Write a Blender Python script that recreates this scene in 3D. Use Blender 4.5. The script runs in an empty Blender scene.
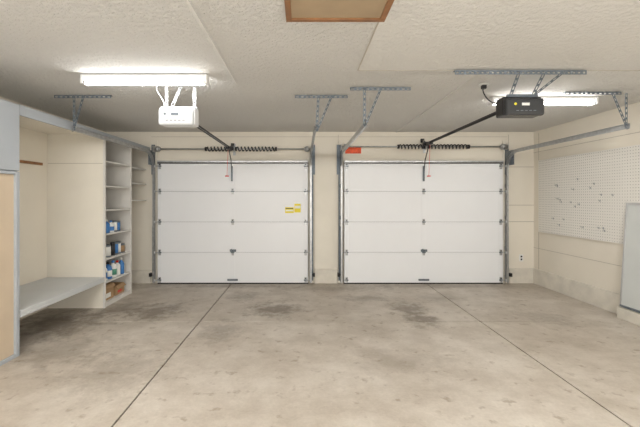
import bpy, bmesh, math, random
from mathutils import Vector, Matrix
random.seed(4)
S=bpy.context.scene
COL=S.collection
try:
    S.view_settings.view_transform='Standard'
except Exception: pass

# ------------------------------------------------------------ materials
def newmat(name):
    m=bpy.data.materials.new(name); m.use_nodes=True
    nt=m.node_tree; b=nt.nodes['Principled BSDF']
    return m,nt,b
def mat(name,col,rough=.5,metal=0,bump=0,bscale=40,var=0.0,vscale=3,emis=0,spec=None):
    m,nt,b=newmat(name)
    b.inputs['Roughness'].default_value=rough
    b.inputs['Metallic'].default_value=metal
    if spec is not None: b.inputs['Specular IOR Level'].default_value=spec
    tc=nt.nodes.new('ShaderNodeTexCoord')
    n=nt.nodes.new('ShaderNodeTexNoise'); n.inputs['Scale'].default_value=vscale; n.inputs['Detail'].default_value=5
    nt.links.new(tc.outputs['Object'],n.inputs['Vector'])
    r=nt.nodes.new('ShaderNodeValToRGB')
    c=col
    lo=[max(0,x*(1-var)) for x in c]; hi=[min(1,x*(1+var)) for x in c]
    r.color_ramp.elements[0].position=.3; r.color_ramp.elements[1].position=.7
    r.color_ramp.elements[0].color=(*lo,1); r.color_ramp.elements[1].color=(*hi,1)
    nt.links.new(n.outputs['Fac'],r.inputs['Fac']); nt.links.new(r.outputs['Color'],b.inputs['Base Color'])
    if bump:
        n2=nt.nodes.new('ShaderNodeTexNoise'); n2.inputs['Scale'].default_value=bscale; n2.inputs['Detail'].default_value=4
        nt.links.new(tc.outputs['Object'],n2.inputs['Vector'])
        bp=nt.nodes.new('ShaderNodeBump'); bp.inputs['Strength'].default_value=bump; bp.inputs['Distance'].default_value=.01
        nt.links.new(n2.outputs['Fac'],bp.inputs['Height']); nt.links.new(bp.outputs['Normal'],b.inputs['Normal'])
    if emis:
        b.inputs['Emission Color'].default_value=(1,.99,.97,1); b.inputs['Emission Strength'].default_value=emis
    return m

M_wall=mat('cream_painted_drywall',(.82,.77,.672),.7,bump=.15,bscale=60,var=.03,vscale=1.5)
M_cream=mat('cream_painted_plywood',(.82,.775,.68),.6,bump=.05,var=.03)
M_joint=mat('darker_joint_filler',(.50,.46,.39),.8,var=.05)  # seam strips, a darker tone than the cream walls
M_shelfwhite=mat('white_shelf_paint',(.72,.70,.66),.5,var=.03)
M_grey=mat('blue_grey_paint',(.40,.43,.46),.5,var=.03)
M_greylight=mat('light_grey_paint',(.60,.62,.63),.45,var=.03)
M_tan=mat('tan_hardboard',(.60,.49,.36),.6,var=.05)
M_wood=mat('brown_wood',(.26,.12,.045),.5,var=.25,vscale=12)
M_hatch=mat('hatch_panel_tan',(.40,.30,.19),.7,var=.08,vscale=5)
M_door=mat('white_door_steel',(.88,.895,.92),.38,var=.012,vscale=2)
M_seam=mat('door_seam_grey',(.30,.31,.32),.6,var=.02)
M_galv=mat('galvanised_steel',(.50,.51,.52),.38,metal=.8,var=.15,vscale=20)
M_galvd=mat('dull_galvanised_steel',(.17,.20,.23),.5,metal=.5,var=.15,vscale=20)
M_black=mat('black_steel',(.015,.015,.017),.4,var=.1)
M_rubber=mat('black_rubber',(.02,.02,.02),.8,var=.1)
M_white=mat('white_plastic',(.80,.81,.82),.35,var=.01)
M_lens=mat('frosted_lens_plastic',(.72,.75,.78),.25,var=.01)
M_dark=mat('dark_plastic',(.018,.018,.02),.35,var=.05)
M_smoke=mat('smoked_lens',(.05,.053,.057),.15,var=.05)
M_red=mat('red_plastic',(.7,.03,.02),.4,var=.05)
M_orange=mat('orange_paint',(.75,.10,.03),.6,var=.25,vscale=25)
M_yellow=mat('yellow_label',(.85,.72,.03),.5,var=.03)
M_label=mat('white_label',(.85,.85,.82),.5,var=.03)
M_blue=mat('blue_plastic',(.05,.2,.5),.4,var=.05)
M_green=mat('green_plastic',(.08,.3,.2),.4,var=.05)
M_card=mat('cardboard',(.42,.27,.14),.8,var=.08,vscale=8)
M_curb=mat('painted_concrete_curb',(.72,.68,.60),.8,bump=.3,bscale=50,var=.1,vscale=6)
M_cap=mat('white_enamel',(.85,.85,.84),.35,var=.01)
M_tube=mat('fluorescent_tube_glow',(.95,.95,.95),.4,emis=24)
M_glassp=mat('grey_green_glass',(.64,.67,.66),.10,var=.03,spec=.8)
M_alu=mat('brushed_aluminium',(.6,.6,.6),.3,metal=.9,var=.05)

# ceiling
def ceiling_mat(name,col,strength):
    m,nt,b=newmat(name)
    b.inputs['Roughness'].default_value=.85
    tc=nt.nodes.new('ShaderNodeTexCoord')
    n=nt.nodes.new('ShaderNodeTexNoise'); n.inputs['Scale'].default_value=26; n.inputs['Detail'].default_value=5; n.inputs['Roughness'].default_value=.6
    nt.links.new(tc.outputs['Object'],n.inputs['Vector'])
    r=nt.nodes.new('ShaderNodeValToRGB'); r.color_ramp.elements[0].position=.42; r.color_ramp.elements[1].position=.6
    nt.links.new(n.outputs['Fac'],r.inputs['Fac'])
    bp=nt.nodes.new('ShaderNodeBump'); bp.inputs['Strength'].default_value=strength; bp.inputs['Distance'].default_value=.025
    nt.links.new(r.outputs['Color'],bp.inputs['Height']); nt.links.new(bp.outputs['Normal'],b.inputs['Normal'])
    n2=nt.nodes.new('ShaderNodeTexNoise'); n2.inputs['Scale'].default_value=.8
    nt.links.new(tc.outputs['Object'],n2.inputs['Vector'])
    r2=nt.nodes.new('ShaderNodeValToRGB'); r2.color_ramp.elements[0].color=(*[c*.95 for c in col],1); r2.color_ramp.elements[1].color=(*[min(1,c*1.05) for c in col],1)
    nt.links.new(n2.outputs['Fac'],r2.inputs['Fac']); nt.links.new(r2.outputs['Color'],b.inputs['Base Color'])
    return m
M_ceil=ceiling_mat('textured_ceiling',(.74,.73,.70),.62)
M_ceilm=ceiling_mat('medium_textured_ceiling',(.735,.725,.695),.42)
M_ceils=ceiling_mat('lightly_textured_ceiling',(.72,.71,.68),.22)

# floor
def floor_mat():
    m,nt,b=newmat('stained_concrete')
    L=nt.links.new; N=nt.nodes.new
    tc=N('ShaderNodeTexCoord')
    def noise(sc,det=6,ro=.6,off=(0,0,0)):
        n=N('ShaderNodeTexNoise'); n.inputs['Scale'].default_value=sc; n.inputs['Detail'].default_value=det; n.inputs['Roughness'].default_value=ro
        mp=N('ShaderNodeMapping'); mp.inputs['Location'].default_value=off
        L(tc.outputs['Object'],mp.inputs['Vector']); L(mp.outputs[0],n.inputs['Vector']); return n.outputs['Fac']
    def ramp(f,p0,p1,c0,c1):
        r=N('ShaderNodeValToRGB'); r.color_ramp.elements[0].position=p0; r.color_ramp.elements[1].position=p1
        r.color_ramp.elements[0].color=(*c0,1); r.color_ramp.elements[1].color=(*c1,1); L(f,r.inputs['Fac']); return r.outputs['Color']
    def mix(mode,fac,a,c):
        x=N('ShaderNodeMix'); x.data_type='RGBA'; x.blend_type=mode
        if isinstance(fac,float): x.inputs[0].default_value=fac
        else: L(fac,x.inputs[0])
        for s,v in ((6,a),(7,c)):
            if isinstance(v,tuple): x.inputs[s].default_value=(*v,1)
            else: L(v,x.inputs[s])
        return x.outputs[2]
    base=ramp(noise(.9,4),.35,.65,(.53,.47,.395),(.66,.605,.53))
    mid=ramp(noise(2.4,8,.72,(3,1,0)),.40,.60,(.74,.71,.67),(1,1,1))
    c=mix('MULTIPLY',.7,base,mid)
    fine=ramp(noise(45,4),.3,.7,(.82,.82,.82),(1,1,1))
    c=mix('MULTIPLY',.6,c,fine)
    sp=ramp(noise(9,4,.55,(7,2,0)),.60,.70,(1,1,1),(.50,.44,.37))
    c=mix('MULTIPLY',.6,c,sp)
    pl=ramp(noise(1.6,6,.6,(1,9,0)),.55,.72,(0,0,0),(.35,.35,.35))
    c=mix('MIX',pl,c,(.70,.66,.60))
    nb=noise(6,7,.75,(2,2,0))
    for (x,y,rx,ry,st) in [(-.37,4.95,.40,.36,.85),(-1.93,4.86,.38,.42,.85),(1.43,5.0,.30,.35,.75),(1.45,4.55,.25,.3,.8),(-.9,4.15,.25,.4,.5),(3.0,4.6,.35,.4,.4),(.9,3.4,.5,.3,.25),(-2.45,5.0,.4,.4,.6),(-1.6,3.2,.5,.5,.35),(-2.3,3.6,.5,.4,.4),(-2.9,4.4,.6,.6,.8),(.6,6.1,1.0,.2,.4),(-1.3,6.28,1.3,.18,.55),(2.1,6.28,1.4,.18,.45),(2.0,5.5,.4,.25,.3),(-.9,5.6,.25,.3,.55),(1.0,5.5,.45,.18,.5)]:
        mp=N('ShaderNodeMapping'); mp.vector_type='POINT'
        mp.inputs['Location'].default_value=(-x/rx,-y/ry,0); mp.inputs['Scale'].default_value=(1/rx,1/ry,1)
        L(tc.outputs['Object'],mp.inputs['Vector'])
        ln=N('ShaderNodeVectorMath'); ln.operation='LENGTH'; L(mp.outputs[0],ln.inputs[0])
        ad=N('ShaderNodeMath'); ad.operation='MULTIPLY_ADD'; L(nb,ad.inputs[0]); ad.inputs[1].default_value=3.6
        sb=N('ShaderNodeMath'); sb.operation='SUBTRACT'; L(ln.outputs['Value'],sb.inputs[0]); sb.inputs[1].default_value=1.8
        L(sb.outputs[0],ad.inputs[2])
        mr=N('ShaderNodeMapRange'); mr.inputs['From Min'].default_value=1.1; mr.inputs['From Max'].default_value=.25
        mr.inputs['To Min'].default_value=0; mr.inputs['To Max'].default_value=st
        L(ad.outputs[0],mr.inputs['Value'])
        c=mix('MIX',mr.outputs[0],c,(.19,.155,.115))
    L(c,b.inputs['Base Color'])
    rr=N('ShaderNodeMapRange'); rr.inputs['To Min'].default_value=.38; rr.inputs['To Max'].default_value=.7
    L(noise(2.5),rr.inputs['Value']); L(rr.outputs[0],b.inputs['Roughness'])
    bp=N('ShaderNodeBump'); bp.inputs['Strength'].default_value=.12; bp.inputs['Distance'].default_value=.005
    L(noise(30,6),bp.inputs['Height']); L(bp.outputs['Normal'],b.inputs['Normal'])
    return m
M_floor=floor_mat()

def peg_mat():
    m,nt,b=newmat('white_pegboard'); L=nt.links.new; N=nt.nodes.new
    b.inputs['Roughness'].default_value=.45
    tc=N('ShaderNodeTexCoord'); mp=N('ShaderNodeMapping'); p=1/.0381
    mp.inputs['Scale'].default_value=(0,p,p); L(tc.outputs['Object'],mp.inputs['Vector'])
    fr=N('ShaderNodeVectorMath'); fr.operation='FRACTION'; L(mp.outputs[0],fr.inputs[0])
    sb=N('ShaderNodeVectorMath'); sb.operation='SUBTRACT'; L(fr.outputs[0],sb.inputs[0]); sb.inputs[1].default_value=(0,.5,.5)
    ln=N('ShaderNodeVectorMath'); ln.operation='LENGTH'; L(sb.outputs[0],ln.inputs[0])
    r=N('ShaderNodeValToRGB'); r.color_ramp.elements[0].position=.10; r.color_ramp.elements[1].position=.16
    r.color_ramp.elements[0].color=(.2,.19,.18,1); r.color_ramp.elements[1].color=(.84,.82,.77,1)
    L(ln.outputs['Value'],r.inputs['Fac']); L(r.outputs['Color'],b.inputs['Base Color'])
    return m
M_peg=peg_mat()

# ------------------------------------------------------------ mesh builder
class MB:
    def __init__(s,*mats): s.bm=bmesh.new(); s.mats=list(mats)
    def idx(s,m):
        if m is None: return 0
        if m not in s.mats: s.mats.append(m)
        return s.mats.index(m)
    def _tag(s,faces,m,smooth=False):
        i=s.idx(m)
        for f in faces: f.material_index=i; f.smooth=smooth
    def box(s,x0,x1,y0,y1,z0,z1,m=None):
        vs=[s.bm.verts.new((x,y,z)) for x in (x0,x1) for y in (y0,y1) for z in (z0,z1)]
        q=[(0,1,3,2),(4,6,7,5),(0,4,5,1),(2,3,7,6),(0,2,6,4),(1,5,7,3)]
        s._tag([s.bm.faces.new([vs[i] for i in f]) for f in q],m); return s
    def beam(s,p0,p1,w,h,m=None,up=(0,0,1)):
        p0=Vector(p0);p1=Vector(p1); d=(p1-p0).normalized(); u=Vector(up)
        if abs(d.dot(u))>.98: u=Vector((0,1,0))
        a=d.cross(u).normalized(); c=a.cross(d)
        vs=[s.bm.verts.new(p+a*i*w/2+c*j*h/2) for p in (p0,p1) for (i,j) in ((-1,-1),(1,-1),(1,1),(-1,1))]
        fs=[s.bm.faces.new(vs[0:4][::-1]),s.bm.faces.new(vs[4:8])]
        for k in range(4):
            fs.append(s.bm.faces.new((vs[k],vs[(k+1)%4],vs[4+(k+1)%4],vs[4+k])))
        s._tag(fs,m); return s
    def cyl(s,p0,p1,r0,m=None,r1=None,seg=16):
        r1=r0 if r1 is None else r1
        p0=Vector(p0);p1=Vector(p1); d=(p1-p0).normalized(); u=Vector((0,0,1)) if abs(d.z)<.9 else Vector((0,1,0))
        a=d.cross(u).normalized(); c=a.cross(d)
        A=[];B=[]
        for k in range(seg):
            t=2*math.pi*k/seg; o=a*math.cos(t)+c*math.sin(t)
            A.append(s.bm.verts.new(p0+o*r0)); B.append(s.bm.verts.new(p1+o*r1))
        sd=[s.bm.faces.new((A[k],A[(k+1)%seg],B[(k+1)%seg],B[k])) for k in range(seg)]
        s._tag(sd,m,True)
        s._tag([s.bm.faces.new(A[::-1]),s.bm.faces.new(B)],m); return s
    def tube(s,pts,r,m=None,seg=6):
        pts=[Vector(p) for p in pts]; prev=None; a=None
        for i,p in enumerate(pts):
            d=(pts[min(i+1,len(pts)-1)]-pts[max(i-1,0)]).normalized()
            if a is None:
                u=Vector((0,0,1)) if abs(d.z)<.9 else Vector((0,1,0)); a=d.cross(u).normalized()
            else: a=(a-d*a.dot(d)).normalized()
            c=a.cross(d)
            ring=[s.bm.verts.new(p+(a*math.cos(2*math.pi*k/seg)+c*math.sin(2*math.pi*k/seg))*r) for k in range(seg)]
            if prev: s._tag([s.bm.faces.new((prev[k],prev[(k+1)%seg],ring[(k+1)%seg],ring[k])) for k in range(seg)],m,True)
            else: s._tag([s.bm.faces.new(ring[::-1])],m)
            prev=ring
        s._tag([s.bm.faces.new(prev)],m); return s
    def lathe(s,cx,cy,cz,prof,m=None,seg=20):
        prev=None
        for (r,z) in prof:
            ring=[s.bm.verts.new((cx+r*math.cos(2*math.pi*k/seg),cy+r*math.sin(2*math.pi*k/seg),cz+z)) for k in range(seg)]
            if prev: s._tag([s.bm.faces.new((prev[k],prev[(k+1)%seg],ring[(k+1)%seg],ring[k])) for k in range(seg)],m,True)
            else: s._tag([s.bm.faces.new(ring[::-1])],m)
            prev=ring
        s._tag([s.bm.faces.new(prev)],m); return s
    def perf(s,p0,p1,w,side,m=None,pitch=.05,t=.003):
        """slotted steel strip with real slots; 'side' = direction of its width"""
        p0=Vector(p0);p1=Vector(p1); sd=Vector(side).normalized(); d=(p1-p0); Ln=d.length; d=d/Ln
        nrm=d.cross(sd)
        for k in (-1,1):
            o=sd*(k*w*.36)
            s.beam(p0+o,p1+o,w*.28,t,m,up=nrm)
        n=int(Ln/pitch)
        for i in range(n+1):
            c=p0+d*(i*Ln/max(n,1)); 
            a=c-d*pitch*.25; b=c+d*pitch*.25
            if i==0: a=c
            if i==n: b=c
            s.beam(a,b,w*.5,t,m,up=nrm)
        return s
    def done(s,name,parent=None,bevel=0,seg=2):
        bmesh.ops.recalc_face_normals(s.bm,faces=s.bm.faces)
        me=bpy.data.meshes.new(name); 
        vs=[v.co for v in s.bm.verts]
        c=Vector((0,0,0))
        if name not in ('floor','ceiling'):
            c=Vector([(min(v[i] for v in vs)+max(v[i] for v in vs))/2 for i in range(3)])
            bmesh.ops.translate(s.bm,verts=s.bm.verts,vec=-c)
        s.bm.to_mesh(me); s.bm.free()
        for m in s.mats: me.materials.append(m)
        o=bpy.data.objects.new(name,me); COL.objects.link(o); o.location=c
        if parent:
            o.parent=parent; o.matrix_parent_inverse=Matrix.Translation(-parent.location)
        if bevel:
            b=o.modifiers.new('bevel','BEVEL'); b.width=bevel; b.segments=seg; b.limit_method='ANGLE'
        return o
def empty(name,loc):
    e=bpy.data.objects.new(name,None); e.location=loc; e.empty_display_size=.2; COL.objects.link(e); return e

XL,XR,YF,YB,ZC=-3.46,4.05,6.50,-1.8,2.65
# ------------------------------------------------------------ room shell
b=MB(M_floor)
gap=.007
xs=[XL-.1,-1.245,2.14,XR+.1]; ys=[YB-.1,.9,4.46,YF+.1]
for i in range(3):
    for j in range(3):
        b.box(xs[i]+gap,xs[i+1]-gap,ys[j]+gap*.9,ys[j+1]-gap*.9,-.1,0)
b.box(xs[0],xs[-1],ys[0],ys[-1],-.14,-.014,M_rubber)
b.done('floor')

b=MB(M_ceil)
b.box(XL-.1,XR+.1,YB-.1,YF+.1,ZC,ZC+.12,M_ceil)
b.box(.50,XR,YB,3.36,ZC-.003,ZC+.01,M_ceilm)
b.box(1.64,XR,3.36,YF,ZC-.003,ZC+.01,M_ceil)
for (x0,x1,y0,y1) in [(-.685,-.665,1.0,3.75),(1.63,1.645,3.36,YF)]:
    b.box(x0,x1,y0,y1,ZC-.014,ZC+.01,M_ceils)
for (x0,x1,y0,y1) in [(.492,.502,1.0,3.36),(.502,XR,3.355,3.365)]:
    b.box(x0,x1,y0,y1,ZC-.006,ZC+.01,M_joint)
b.done('ceiling',bevel=.002)

MB(M_wall).box(XL-.1,XR+.1,YF,YF+.12,0,ZC).done('wall_far')
MB(M_wall).box(XL-.12,XL,YB,YF,0,ZC).done('wall_left')
MB(M_wall).box(XR,XR+.12,YB,YF,0,ZC).done('wall_right')
MB(M_wall).box(XL-.1,XR+.1,YB-.12,YB,0,ZC).done('wall_rear')

MB(M_curb).box(XR-.03,XR,4.62,YF,0,.265).box(XR-.14,XR,3.2,4.62,0,.14).done('baseboard_right',bevel=.006)
b=MB(M_curb)
b.box(.20,.60,YF-.045,YF,0,.25); b.box(3.60,XR-.03,YF-.035,YF,0,.26); b.box(-3.4,-2.66,YF-.035,YF,0,.22)
b.done('baseboard_far',bevel=.006)

b=MB(M_joint)
for z in (2.03,1.36,1.07): b.box(3.60,XR,YF-.004,YF,z,z+.010)
b.box(3.60,3.608,YF-.004,YF,.26,2.6)
b.box(-2.66,3.58,YF-.004,YF,2.56,2.566)
b.box(.19,.197,YF-.004,YF,.25,2.6); b.box(.615,.622,YF-.004,YF,.25,2.6)
b.done('trim_1')
MB(M_cream).box(.20,.61,YF-.012,YF,.25,2.12).done('trim_4',bevel=.002)
b=MB(M_joint)
b.box(XR-.004,XR,3.0,YF,2.28,2.287); b.box(XR-.004,XR,3.0,YF,.62,.626); b.box(XR-.004,XR,6.36,6.366,.27,2.6)
b.done('trim_2')
b=MB(M_cream)
for (x0,x1) in ((-2.66,-2.55),(.09,.18),(.63,.70),(3.49,3.58)): b.box(x0,x1,YF-.02,YF,0,2.5)
b.box(-2.55,.09,YF-.02,YF,2.12,2.17); b.box(.70,3.49,YF-.02,YF,2.12,2.17)
b.done('trim_3',bevel=.003)

# ------------------------------------------------------------ garage doors
def channel(b,path,x,sgn,m):
    prof=[(sgn*.026,-.027),(0,-.027),(0,.027),(sgn*.026,.027)]
    prof2=[(sgn*.026,-.024),(sgn*.003,-.024),(sgn*.003,.024),(sgn*.026,.024)]
    P=prof+prof2[::-1]
    prev=None
    for (y,z,ny,nz) in path:
        ring=[b.bm.verts.new((x+px,y+ny*pn,z+nz*pn)) for (px,pn) in P]
        n=len(P)
        if prev: b._tag([b.bm.faces.new((prev[k],prev[(k+1)%n],ring[(k+1)%n],ring[k])) for k in range(n)],m)
        prev=ring
def garage_door(x0,x1,ends,hang,shz,cxo,label):
    cx=(x0+x1)/2
    E=empty('garage_door',(cx,6.44,0))
    H=.528
    for k in range(4):
        z0=.02+k*H; b=MB(M_door)
        b.box(x0,x1,6.425,6.462,z0+.002,z0+H-.003)
        b.box(x0,x1,6.419,6.427,z0+.002,z0+.03); b.box(x0,x1,6.419,6.427,z0+H-.031,z0+H-.003)
        for sx in (x0,x1-.07): b.box(sx,sx+.07,6.421,6.427,z0+.002,z0+H-.003)
        b.box(cx-.03,cx+.03,6.422,6.427,z0+.03,z0+H-.03)
        b.done('section_%d'%(k+1),E,bevel=.0025)
    b=MB(M_rubber).box(x0,x1,6.425,6.465,0.0,.022); b.box(x0+.01,x1-.01,6.428,6.466,.022,2.1,M_seam)
    b.done('seals',E)
    MB(M_galv).box(x0,x1,6.40,6.42,2.105,2.135).box(x0,x1,6.405,6.425,2.085,2.108,M_black).done('top_strut',E,bevel=.002)
    b=MB(M_galv)
    for k in range(0,5):
        z=.02+k*H
        for i,hx in enumerate((x0+.04,cx,x1-.04)):
            if k in (0,4) and i==1: continue
            zz=min(max(z,.07),2.04)
            b.box(hx-.02,hx+.02,6.408,6.419,zz-.05,zz+.05)
            b.cyl((hx-.03,6.402,zz),(hx+.03,6.402,zz),.010,M_galvd,seg=10)
            b.box(hx-.012,hx+.012,6.398,6.41,zz+.02,zz+.035,M_black)
            if i!=1:
                s=-1 if i==0 else 1
                b.cyl((hx,6.39,zz),(hx+s*.085,6.39,zz),.006,M_galv,seg=8)
                b.cyl((hx+s*.070,6.39,zz),(hx+s*.088,6.39,zz),.022,M_white,seg=12)
    b.done('hinges_and_rollers',E)
    b=MB(M_galvd)
    b.box(cx-.05,cx+.06,6.406,6.419,.56,.60).box(cx-.03,cx-.01,6.39,6.41,.55,.61).cyl((cx+.02,6.385,.58),(cx+.02,6.41,.58),.012)
    b.box(cx-.09,cx+.09,6.395,6.419,.06,.09)
    b.done('lift_handle',E,bevel=.002)
    R=.30; zt=2.27; yv=6.385
    for i,(x,s,ye) in enumerate(((x0-.065,1,ends[0]),(x1+.065,-1,ends[1]))):
        path=[(yv,.03,1,0),(yv,zt-R,1,0)]
        for a in range(1,13):
            t=a/12*math.pi/2
            path.append((yv-R+R*math.cos(t),zt-R+R*math.sin(t),math.cos(t),math.sin(t)))
        path.append((ye,zt+.0,0,1))
        b=MB(M_galv); channel(b,path,x,s,M_galv)
        xo=x-.03*s
        b.box(min(x-.004*s,xo),max(x-.004*s,xo),6.462,6.466,.05,2.3,M_galvd)
        b.box(min(x,x-.004*s),max(x,x-.004*s),6.36,6.466,.05,1.0,M_galvd)
        for z in (.12,.62,1.15,1.7): 
            b.box(min(x-.005*s,x),max(x-.005*s,x),6.37,6.478,z-.03,z+.03,M_galvd)
        b.box(min(x,x-.005*s),max(x,x-.005*s),6.20,6.478,2.05,2.30,M_galvd)
        b.box(min(x,x-.06*s),max(x,x-.06*s),6.466,6.478,1.9,2.42,M_galvd)
        b.done('track_%d'%(i+1),E)
        hb=MB(M_galvd); hy=ye+.03
        hx=hang[i]
        hb.perf((hx[0],hy,ZC-.010),(hx[1],hy,ZC-.010),.038,(0,1,0),M_galvd)
        hb.perf((hx[0],hy-.018,ZC-.026),(hx[1],hy-.018,ZC-.026),.030,(0,0,1),M_galvd)
        hb.perf((x-.004*s,hy,zt-.03),(x-.004*s+hx[2],hy,ZC-.012),.027,(1,0,.3),M_galvd)
        hb.perf((x-.004*s,hy+.02,zt-.02),(x-.004*s+hx[3],hy+.02,ZC-.012),.027,(1,0,0),M_galvd)
        hb.done('track_hanger_%d'%(i+1),E)
    b=MB(M_galv)
    ys=6.39
    b.cyl((x0-.06,ys,shz),(x1+.06,ys,shz),.0125,M_galv,seg=12)
    for x,s in ((x0-.01,1),(x1+.01,-1)):
        b.cyl((x,ys,shz),(x+s*.05,ys,shz),.05,M_galv,seg=20); b.cyl((x+s*.05,ys,shz),(x+s*.07,ys,shz),.035,M_galv,seg=20)
        b.box(min(x-s*.05,x-s*.045),max(x-s*.05,x-s*.045),ys-.04,6.478,shz-.05,shz+.05)
        b.cyl((x-s*.02,ys-.045,shz),(x-s*.02,6.40,.08),.002,M_galv,seg=5)
    b.box(cxo-.02,cxo+.02,6.47,6.478,shz-.1,shz+.1); b.box(cxo-.004,cxo+.004,ys-.03,6.478,shz-.04,shz+.04)
    b.done('torsion_shaft',E)
    b=MB(M_black)
    for (a,c) in ((cxo-.46,cxo-.05),(cxo+.06,cxo+.72)):
        n=int((c-a)/.058); pts=[]
        for i in range(n*12+1):
            t=2*math.pi*i/12; pts.append((a+(c-a)*i/(n*12),ys+.034*math.cos(t),shz+.034*math.sin(t)))
        b.tube(pts,.011,M_black,seg=6)
        b.cyl((a-.03,ys,shz),(a,ys,shz),.036,M_black,seg=14); b.cyl((c,ys,shz),(c+.03,ys,shz),.036,M_black,seg=14)
    b.done('torsion_springs',E)
    b=MB(M_black)
    for x,s in ((x0-.10,1),(x1+.10,-1)):
        b.box(x-.02,x+.02,6.34,6.40,.14,.20); b.cyl((x,6.37,.17),(x+s*.03,6.37,.17),.014)
        b.box(x-.015,x+.015,6.40,6.478,.155,.16,M_galv)
    b.done('photo_eye_sensors',E,bevel=.003)
    if label:
        b=MB(M_yellow); lx=-.31; lz=1.36
        b.box(lx,lx+.15,6.4225,6.4245,lz-.13,lz-.03,M_yellow); b.box(lx+.16,lx+.27,6.4225,6.4245,lz-.12,lz+.03,M_yellow)
        b.box(lx+.01,lx+.14,6.4215,6.423,lz-.06,lz-.045,M_black); b.box(lx+.01,lx+.14,6.4215,6.423,lz-.10,lz-.075,M_label)
        b.box(lx+.17,lx+.26,6.4215,6.423,lz-.05,lz-.005,M_label)
        b.done('warning_labels',E)
    return E
garage_door(-2.52,.085,(4.14,4.14),((-2.79,-2.15,.12,.0),(-.09,.50,.17,.02)),2.335,-1.20,True)
garage_door(.715,3.465,(3.84,4.0),((.49,1.12,.17,.0),(2.84,3.45,-.17,.0)),2.375,2.12,False)

# ------------------------------------------------------------ openers
def opener(cx,zr,col,lens,dark,ztop,w,yf):
    E=empty('garage_door_opener',(cx,yf+.2,zr))
    h=.20; zb=ztop-h
    b=MB(col)
    b.box(cx-w/2,cx+w/2,yf+.06,yf+.20,zb+.02,ztop)
    b.box(cx-w*.36,cx+w*.36,yf+.18,yf+.29,zb+.06,ztop-.02,col)
    b.done('motor_housing',E,bevel=.015,seg=3)
    b=MB(lens)
    b.box(cx-w/2+.006,cx+w/2-.006,yf,yf+.065,zb+.01,ztop-.03)
    b.done('light_cover',E,bevel=.022,seg=4)
    b=MB(M_dark if not dark else M_galvd)
    for i in range(5):
        x=cx-.08+i*.04; b.box(x-.012,x+.012,yf-.003,yf+.01,zb+.05,zb+.056)
    b.box(cx-.04,cx+.03,yf-.004,yf+.01,zb+.10,zb+.125,M_label if dark else M_galvd)
    b.cyl((cx-.1,yf-.003,zb+.115),(cx-.1,yf+.02,zb+.115),.012,M_yellow if dark else M_galvd)
    b.done('vents_and_badge',E)
    b=MB(M_black)
    b.box(cx-.018,cx+.018,yf+.27,6.36,zr-.004,zr+.004); b.box(cx-.003,cx+.003,yf+.27,6.36,zr-.03,zr)
    b.cyl((cx+.012,yf+.28,zr-.018),(cx+.012,6.34,zr-.018),.004,M_galv,seg=6)
    b.box(cx-.04,cx+.04,6.28,6.34,zr-.03,zr+.03,M_black)
    b.box(cx-.03,cx+.03,6.462,6.478,zr+.04,zr+.11,M_black)
    b.beam((cx,6.34,zr+.02),(cx,6.46,zr+.08),.04,.02,M_black)
    b.done('drive_rail',E)
    b=MB(M_black)
    b.box(cx-.03,cx+.03,6.02,6.20,zr-.05,zr-.006)
    b.beam((cx,6.12,zr-.03),(cx,6.32,2.14),.03,.006,M_black,up=(1,0,0)); b.beam((cx,6.32,2.16),(cx,6.40,1.90),.03,.006,M_black,up=(1,0,0))
    b.beam((cx,6.40,1.78),(cx,6.40,2.04),.05,.02,M_galvd,up=(1,0,0))
    b.cyl((cx,6.08,zr-.04),(cx-.02,6.08,1.86),.003,M_red,seg=6)
    b.cyl((cx-.05,6.08,1.85),(cx+.01,6.08,1.85),.009,M_red,seg=8)
    b.done('trolley_and_arm',E)
    return E
E=opener(-1.228,2.335,M_white,M_lens,False,2.385,.345,3.56)
b=MB(M_galvd)
b.perf((-1.50,3.72,ZC-.010),(-.98,3.72,ZC-.010),.045,(0,1,0))
for x in (-1.37,-1.09):
    b.perf((x,3.72,2.37),(x+.0,3.72,ZC-.012),.03,(1,0,0),M_galv)
b.perf((-1.36,3.78,2.37),(-1.24,3.78,ZC-.012),.03,(1,0,0),M_galv)
b.box(-1.40,-1.06,3.705,3.735,2.378,2.403,M_galv)
b.done('ceiling_bracket',E)
b=MB(M_white); pts=[(-1.44+.04*math.sin(i*.5),3.74,2.33+i*.030) for i in range(11)]
b.tube(pts,.005,M_white); b.done('power_cord',E)
E=opener(2.085,2.415,M_dark,M_smoke,True,2.455,.37,3.46)
b=MB(M_galvd)
b.perf((1.36,3.34,ZC-.016),(2.54,3.34,ZC-.016),.045,(0,1,0),pitch=.045)
b.perf((1.36,3.318,ZC-.036),(2.54,3.318,ZC-.036),.036,(0,0,1),pitch=.045)
b.perf((1.98,3.54,2.46),(1.97,3.38,ZC-.02),.032,(1,0,0),M_galvd); b.perf((2.19,3.54,2.46),(2.20,3.38,ZC-.02),.032,(1,0,0),M_galvd)
b.perf((2.20,3.58,2.46),(2.36,3.36,ZC-.02),.032,(1,0,0),M_galvd)
b.box(1.95,2.24,3.53,3.56,2.452,2.480,M_galvd)
b.done('ceiling_bracket',E)
b=MB(M_black)
b.cyl((1.83,3.75,ZC-.02),(1.83,3.75,ZC-.007),.05,M_label,seg=20)
b.box(1.81,1.85,3.73,3.77,ZC-.055,ZC-.02,M_black)
pts=[(1.83-.07*math.sin(t*math.pi)+t*.14,3.75-.05*t,ZC-.05-.17*t+.02*math.sin(t*6)) for t in [i/14 for i in range(15)]]
b.tube(pts,.006,M_black); b.done('power_cord',E)

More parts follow.
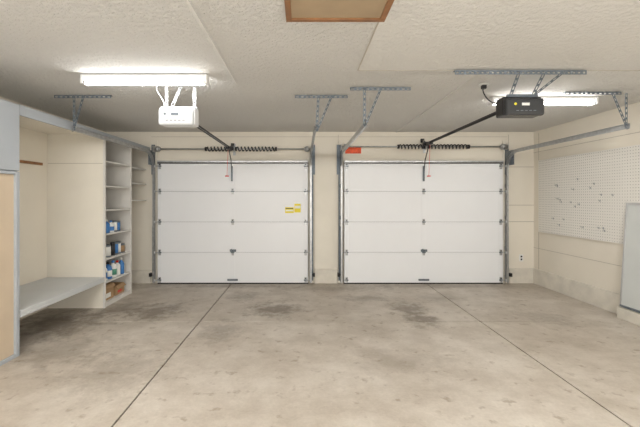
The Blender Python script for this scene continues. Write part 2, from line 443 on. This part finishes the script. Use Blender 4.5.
# ------------------------------------------------------------ fluorescent fixtures
def fixture(x0,x1,y,tubes=(0,)):
    E=empty('fluorescent_light_fixture',((x0+x1)/2,y,ZC-.03))
    b=MB(M_cap)
    z1=ZC-.007
    b.box(x0,x1,y-.05,y+.05,z1-.032,z1)
    b.box(x0,x1,y-.025,y+.025,z1-.042,z1-.03)
    b.box(x0-.004,x0+.018,y-.055,y+.055,z1-.085,z1); b.box(x1-.018,x1+.004,y-.055,y+.055,z1-.085,z1)
    b.done('channel_housing',E,bevel=.004)
    b=MB(M_tube)
    for t in tubes: b.cyl((x0+.03,y+t,z1-.062),(x1-.03,y+t,z1-.062),.017,M_tube,seg=14)
    b.done('tube',E)
    b=MB(M_alu)
    for t in tubes:
        b.cyl((x0+.018,y+t,z1-.062),(x0+.035,y+t,z1-.062),.0175,M_alu,seg=14); b.cyl((x1-.035,y+t,z1-.062),(x1-.018,y+t,z1-.062),.0175,M_alu,seg=14)
    b.done('end_caps',E)
fixture(-2.07,-.90,3.50,(-.028,.028))
fixture(2.16,3.35,4.26,(-.028,.028))
fixture(-1.5,-.3,.4,(-.028,.028))  # added out of view to bring more light into the room
fixture(1.5,2.7,.4,(-.028,.028))  # second unseen fixture, also added for extra light

# ------------------------------------------------------------ attic hatch
b=MB(M_wood)
hx0,hx1,hy0,hy1=-.108,.525,1.72,2.39
b.box(hx0,hx1,hy1-.035,hy1,ZC-.026,ZC-.007); b.box(hx0,hx1,hy0,hy0+.035,ZC-.026,ZC-.007)
b.box(hx0,hx0+.035,hy0+.035,hy1-.035,ZC-.026,ZC-.007); b.box(hx1-.035,hx1,hy0+.035,hy1-.035,ZC-.026,ZC-.007)
b.box(hx0+.035,hx1-.035,hy0+.035,hy1-.035,ZC-.016,ZC-.008,M_hatch)
b.done('attic_hatch',bevel=.002)

# ------------------------------------------------------------ left storage unit
XFc=-2.68
E=empty('storage_shelving',(-3.07,4.8,0))
b=MB(M_grey)
b.box(XFc-.02,XFc,3.51,YF-.002,2.275,2.375); b.done('header_fascia',E,bevel=.003)
b=MB(M_cream)
b.box(XL+.002,XFc-.02,3.51,YF-.002,2.355,2.373)
b.done('top_board',E)
b=MB(M_cream)
b.box(XL+.002,XFc-.02,5.01,5.03,0,2.355); b.box(XFc-.02,XFc,5.005,5.04,0,2.275,M_shelfwhite)
b.box(XL+.01,XFc-.03,5.008,5.01,1.955,1.962,M_joint)
b.done('alcove_end_panel',E,bevel=.0005)
b=MB(M_shelfwhite)
b.box(XL+.002,XFc-.02,5.77,5.79,0,2.355); b.box(XFc-.02,XFc,5.76,5.80,0,2.275)
b.done('shelf_divider',E)
b=MB(M_shelfwhite)
for z in (2.0,1.66,1.33,1.0,.66,.345,.06):
    b.box(XL+.002,XFc-.003,5.03,5.77,z-.02,z)
b.box(XFc-.03,XFc-.01,5.03,5.77,0,.04)
b.done('shelves',E,bevel=.002)
b=MB(M_shelfwhite)
for z in (1.99,1.74,1.46): b.box(XL+.002,XFc-.05,5.79,YF-.04,z-.02,z)
b.done('end_shelves',E,bevel=.002)
b=MB(M_greylight)
b.box(XL+.002,XFc,3.52,5.003,.385,.42); b.box(XFc-.025,XFc,3.52,5.003,.355,.385)
b.done('bench_shelf',E,bevel=.003)
b=MB(M_wood); b.box(XL+.001,XL+.02,4.25,4.90,1.92,1.955); b.done('wall_cleat',E,bevel=.002)
SH=E

E=empty('tall_cabinet',(-3.07,2.8,0))
b=MB(M_grey)
b.box(XL+.002,XFc-.02,2.0,3.505,1.74,2.373)
b.done('upper_carcass',E,bevel=.003)
b=MB(M_grey)
b.box(XFc-.02,XFc,2.005,2.75,1.745,2.37); b.box(XFc-.02,XFc,2.76,3.505,1.745,2.37)
b.done('cabinet_doors',E,bevel=.004)
b=MB(M_grey)
b.box(XFc-.045,XFc,3.465,3.505,0,1.738); b.box(XFc-.045,XFc,3.0,3.465,0,.03); b.box(XFc-.03,XFc-.005,2.0,3.465,1.71,1.738)
b.done('face_frame',E,bevel=.003)
b=MB(M_tan)
b.box(XFc-.045,XFc-.025,2.0,3.465,.03,1.71); b.box(XL+.002,XFc-.045,3.485,3.505,0,1.738,M_cream)
b.done('lower_panel',E,bevel=.002)

def bottle(name,x,y,z,r,h,m,cap,lab=None):
    b=MB(m); b.lathe(x,y,z,[(r*.9,0),(r,.01),(r,h*.62),(r*.85,h*.72),(r*.35,h*.82),(r*.33,h*.86)],m)
    b.lathe(x,y,z+h*.86,[(r*.42,0),(r*.42,h*.12),(r*.3,h*.14)],cap)
    if lab: b.lathe(x,y,z,[(r*1.01,h*.15),(r*1.01,h*.5)],lab)
    b.done(name,SH)
def can(name,x,y,z,r,h,m,lab):
    b=MB(m); b.lathe(x,y,z,[(r*.98,0),(r,.006),(r,h-.006),(r*.98,h),(r*.85,h),(r*.85,h-.006)],m)
    b.lathe(x,y,z,[(r*1.01,h*.12),(r*1.01,h*.85)],lab); b.done(name,SH)
bottle('cleaning_bottle',-2.75,5.18,1.0,.045,.19,M_blue,M_label)
bottle('cleaning_bottle',-2.75,5.30,1.0,.045,.17,M_label,M_blue,M_blue)
can('spray_can',-2.75,5.41,1.0,.033,.16,M_galvd,M_label)
can('spray_can',-2.75,5.50,1.0,.033,.15,M_galvd,M_blue)
can('paint_can',-2.79,5.22,.66,.075,.17,M_galvd,M_label); can('spray_can',-2.76,5.37,.66,.033,.19,M_black,M_black)
can('spray_can',-2.76,5.46,.66,.033,.18,M_galvd,M_blue)
can('spray_can',-2.76,5.54,.66,.033,.18,M_galvd,M_label)
can('paint_can',-2.79,5.66,.66,.06,.13,M_galvd,M_card)
bottle('motor_oil_bottle',-2.77,5.13,.345,.055,.23,M_label,M_blue,M_blue)
bottle('motor_oil_bottle',-2.77,5.26,.345,.055,.24,M_blue,M_black,M_label)
bottle('cleaning_bottle',-2.76,5.38,.345,.05,.24,M_label,M_blue,M_green)
bottle('spray_bottle',-2.76,5.50,.345,.045,.22,M_label,M_red)
bottle('spray_bottle',-2.76,5.62,.345,.045,.24,M_blue,M_label)
def carton(name,x0,x1,y0,y1,z,h,stripe):
    b=MB(M_card); t=.005
    b.box(x0,x1,y0,y1,z,z+t); b.box(x0,x0+t,y0,y1,z+t,z+h); b.box(x1-t,x1,y0,y1,z+t,z+h); b.box(x0+t,x1-t,y0,y0+t,z+t,z+h); b.box(x0+t,x1-t,y1-t,y1,z+t,z+h)
    b.beam((x1-t,(y0+y1)/2,z+h),(x1+.03,(y0+y1)/2,z+h-.04),y1-y0-.01,t,M_card)
    b.box(x1-.0005,x1+.001,y0+.06,y1-.08,z+.03,z+h*.45,stripe)
    b.done(name,SH)
carton('cardboard_box',-3.02,-2.74,5.08,5.36,.06,.21,M_label)
carton('cardboard_box',-2.98,-2.74,5.42,5.68,.06,.14,M_red)

# ------------------------------------------------------------ pegboard
E=empty('pegboard',(XR-.02,5.1,1.52))
b=MB(M_peg); b.box(XR-.028,XR-.020,3.88,6.33,.91,2.13); b.done('board',E)
b=MB(M_cream)
for z in (.915,1.52,2.10): b.box(XR-.020,XR-.001,3.89,6.32,z,z+.025)
b.done('furring_strips',E)
b=MB(M_alu)
for i in range(22):
    y=4.75+random.random()*1.2; z=1.0+random.random()*.85
    x=XR-.028; l=.015+random.random()*.025
    b.tube([(x,y,z),(x-l*.6,y,z-.008),(x-l,y,z),(x-l,y,z+.012)],.0022,M_galvd,seg=5)
    b.box(x-.002,x,y-.004,y+.004,z-.02,z+.01,M_galvd)
b.done('peg_hooks',E)

# ------------------------------------------------------------ leaning glass panel
b=MB(M_glassp)
p0=Vector((3.935,0,.150)); p1=Vector((4.016,0,1.43))
def lean(b,ya,yb,za,zb,t,m,off=0):
    d=p1-p0; n=Vector((-d.z,0,d.x)).normalized()
    vs=[]
    for y in (ya,yb):
        for k in (za,zb):
            for o in (0,t): 
                vs.append(b.bm.verts.new(Vector((0,y,0))+p0+d*k+n*(off+o)))
    q=[(0,1,3,2),(4,6,7,5),(0,4,5,1),(2,3,7,6),(0,2,6,4),(1,5,7,3)]
    b._tag([b.bm.faces.new([vs[i] for i in f]) for f in q],m)
lean(b,3.72,4.57,.02,.98,.006,M_glassp,.004)
lean(b,3.70,4.59,0,.02,.014,M_galvd); lean(b,3.70,4.59,.98,1,.014,M_alu)
lean(b,4.57,4.59,.02,.98,.014,M_alu); lean(b,3.70,3.72,.02,.98,.014,M_alu)
b.done('framed_glass_panel')

b=MB(M_label); b.box(3.79,3.86,YF-.012,YF-.004,.38,.50); b.box(3.81,3.84,YF-.014,YF-.011,.40,.43,M_dark); b.box(3.81,3.84,YF-.014,YF-.011,.45,.48,M_dark)
b.done('wall_outlet',bevel=.002)
b=MB(M_orange); b.box(.74,1.02,YF-.0045,YF-.001,2.27,2.39); b.done('orange_header_mark')

# ------------------------------------------------------------ lights
def area(name,loc,rot,sx,sy,p,col=(1,.985,.96)):
    l=bpy.data.lights.new(name,'AREA'); l.shape='RECTANGLE'; l.size=sx; l.size_y=sy; l.energy=p; l.color=col
    o=bpy.data.objects.new(name,l); o.location=loc; o.rotation_euler=rot; COL.objects.link(o)
area('overhead_fill_light',(-1.6,.2,2.5),(math.radians(35),0,0),1.4,.6,80)  # added fill light, tilted forward to brighten the far wall
area('overhead_fill_light',(2.2,.2,2.5),(math.radians(35),0,0),1.4,.6,80)  # matching added fill on the right, out of view
area('low_fill_light',(.3,-1.2,1.0),(math.radians(120),0,0),2.0,.8,64)  # added fill low behind the camera, no actual lamp there
w=bpy.data.worlds.new('World'); S.world=w; w.use_nodes=True
w.node_tree.nodes['Background'].inputs[0].default_value=(.9,.95,1,1); w.node_tree.nodes['Background'].inputs[1].default_value=.3

# ------------------------------------------------------------ camera
cd=bpy.data.cameras.new('camera'); cd.sensor_width=36; cd.lens=20.84; cd.shift_x=17/640; cd.shift_y=-15.5/640; cd.clip_start=.05
co=bpy.data.objects.new('camera',cd); co.location=(0,0,1.49); co.rotation_euler=(math.radians(90),0,0); COL.objects.link(co)
S.camera=co
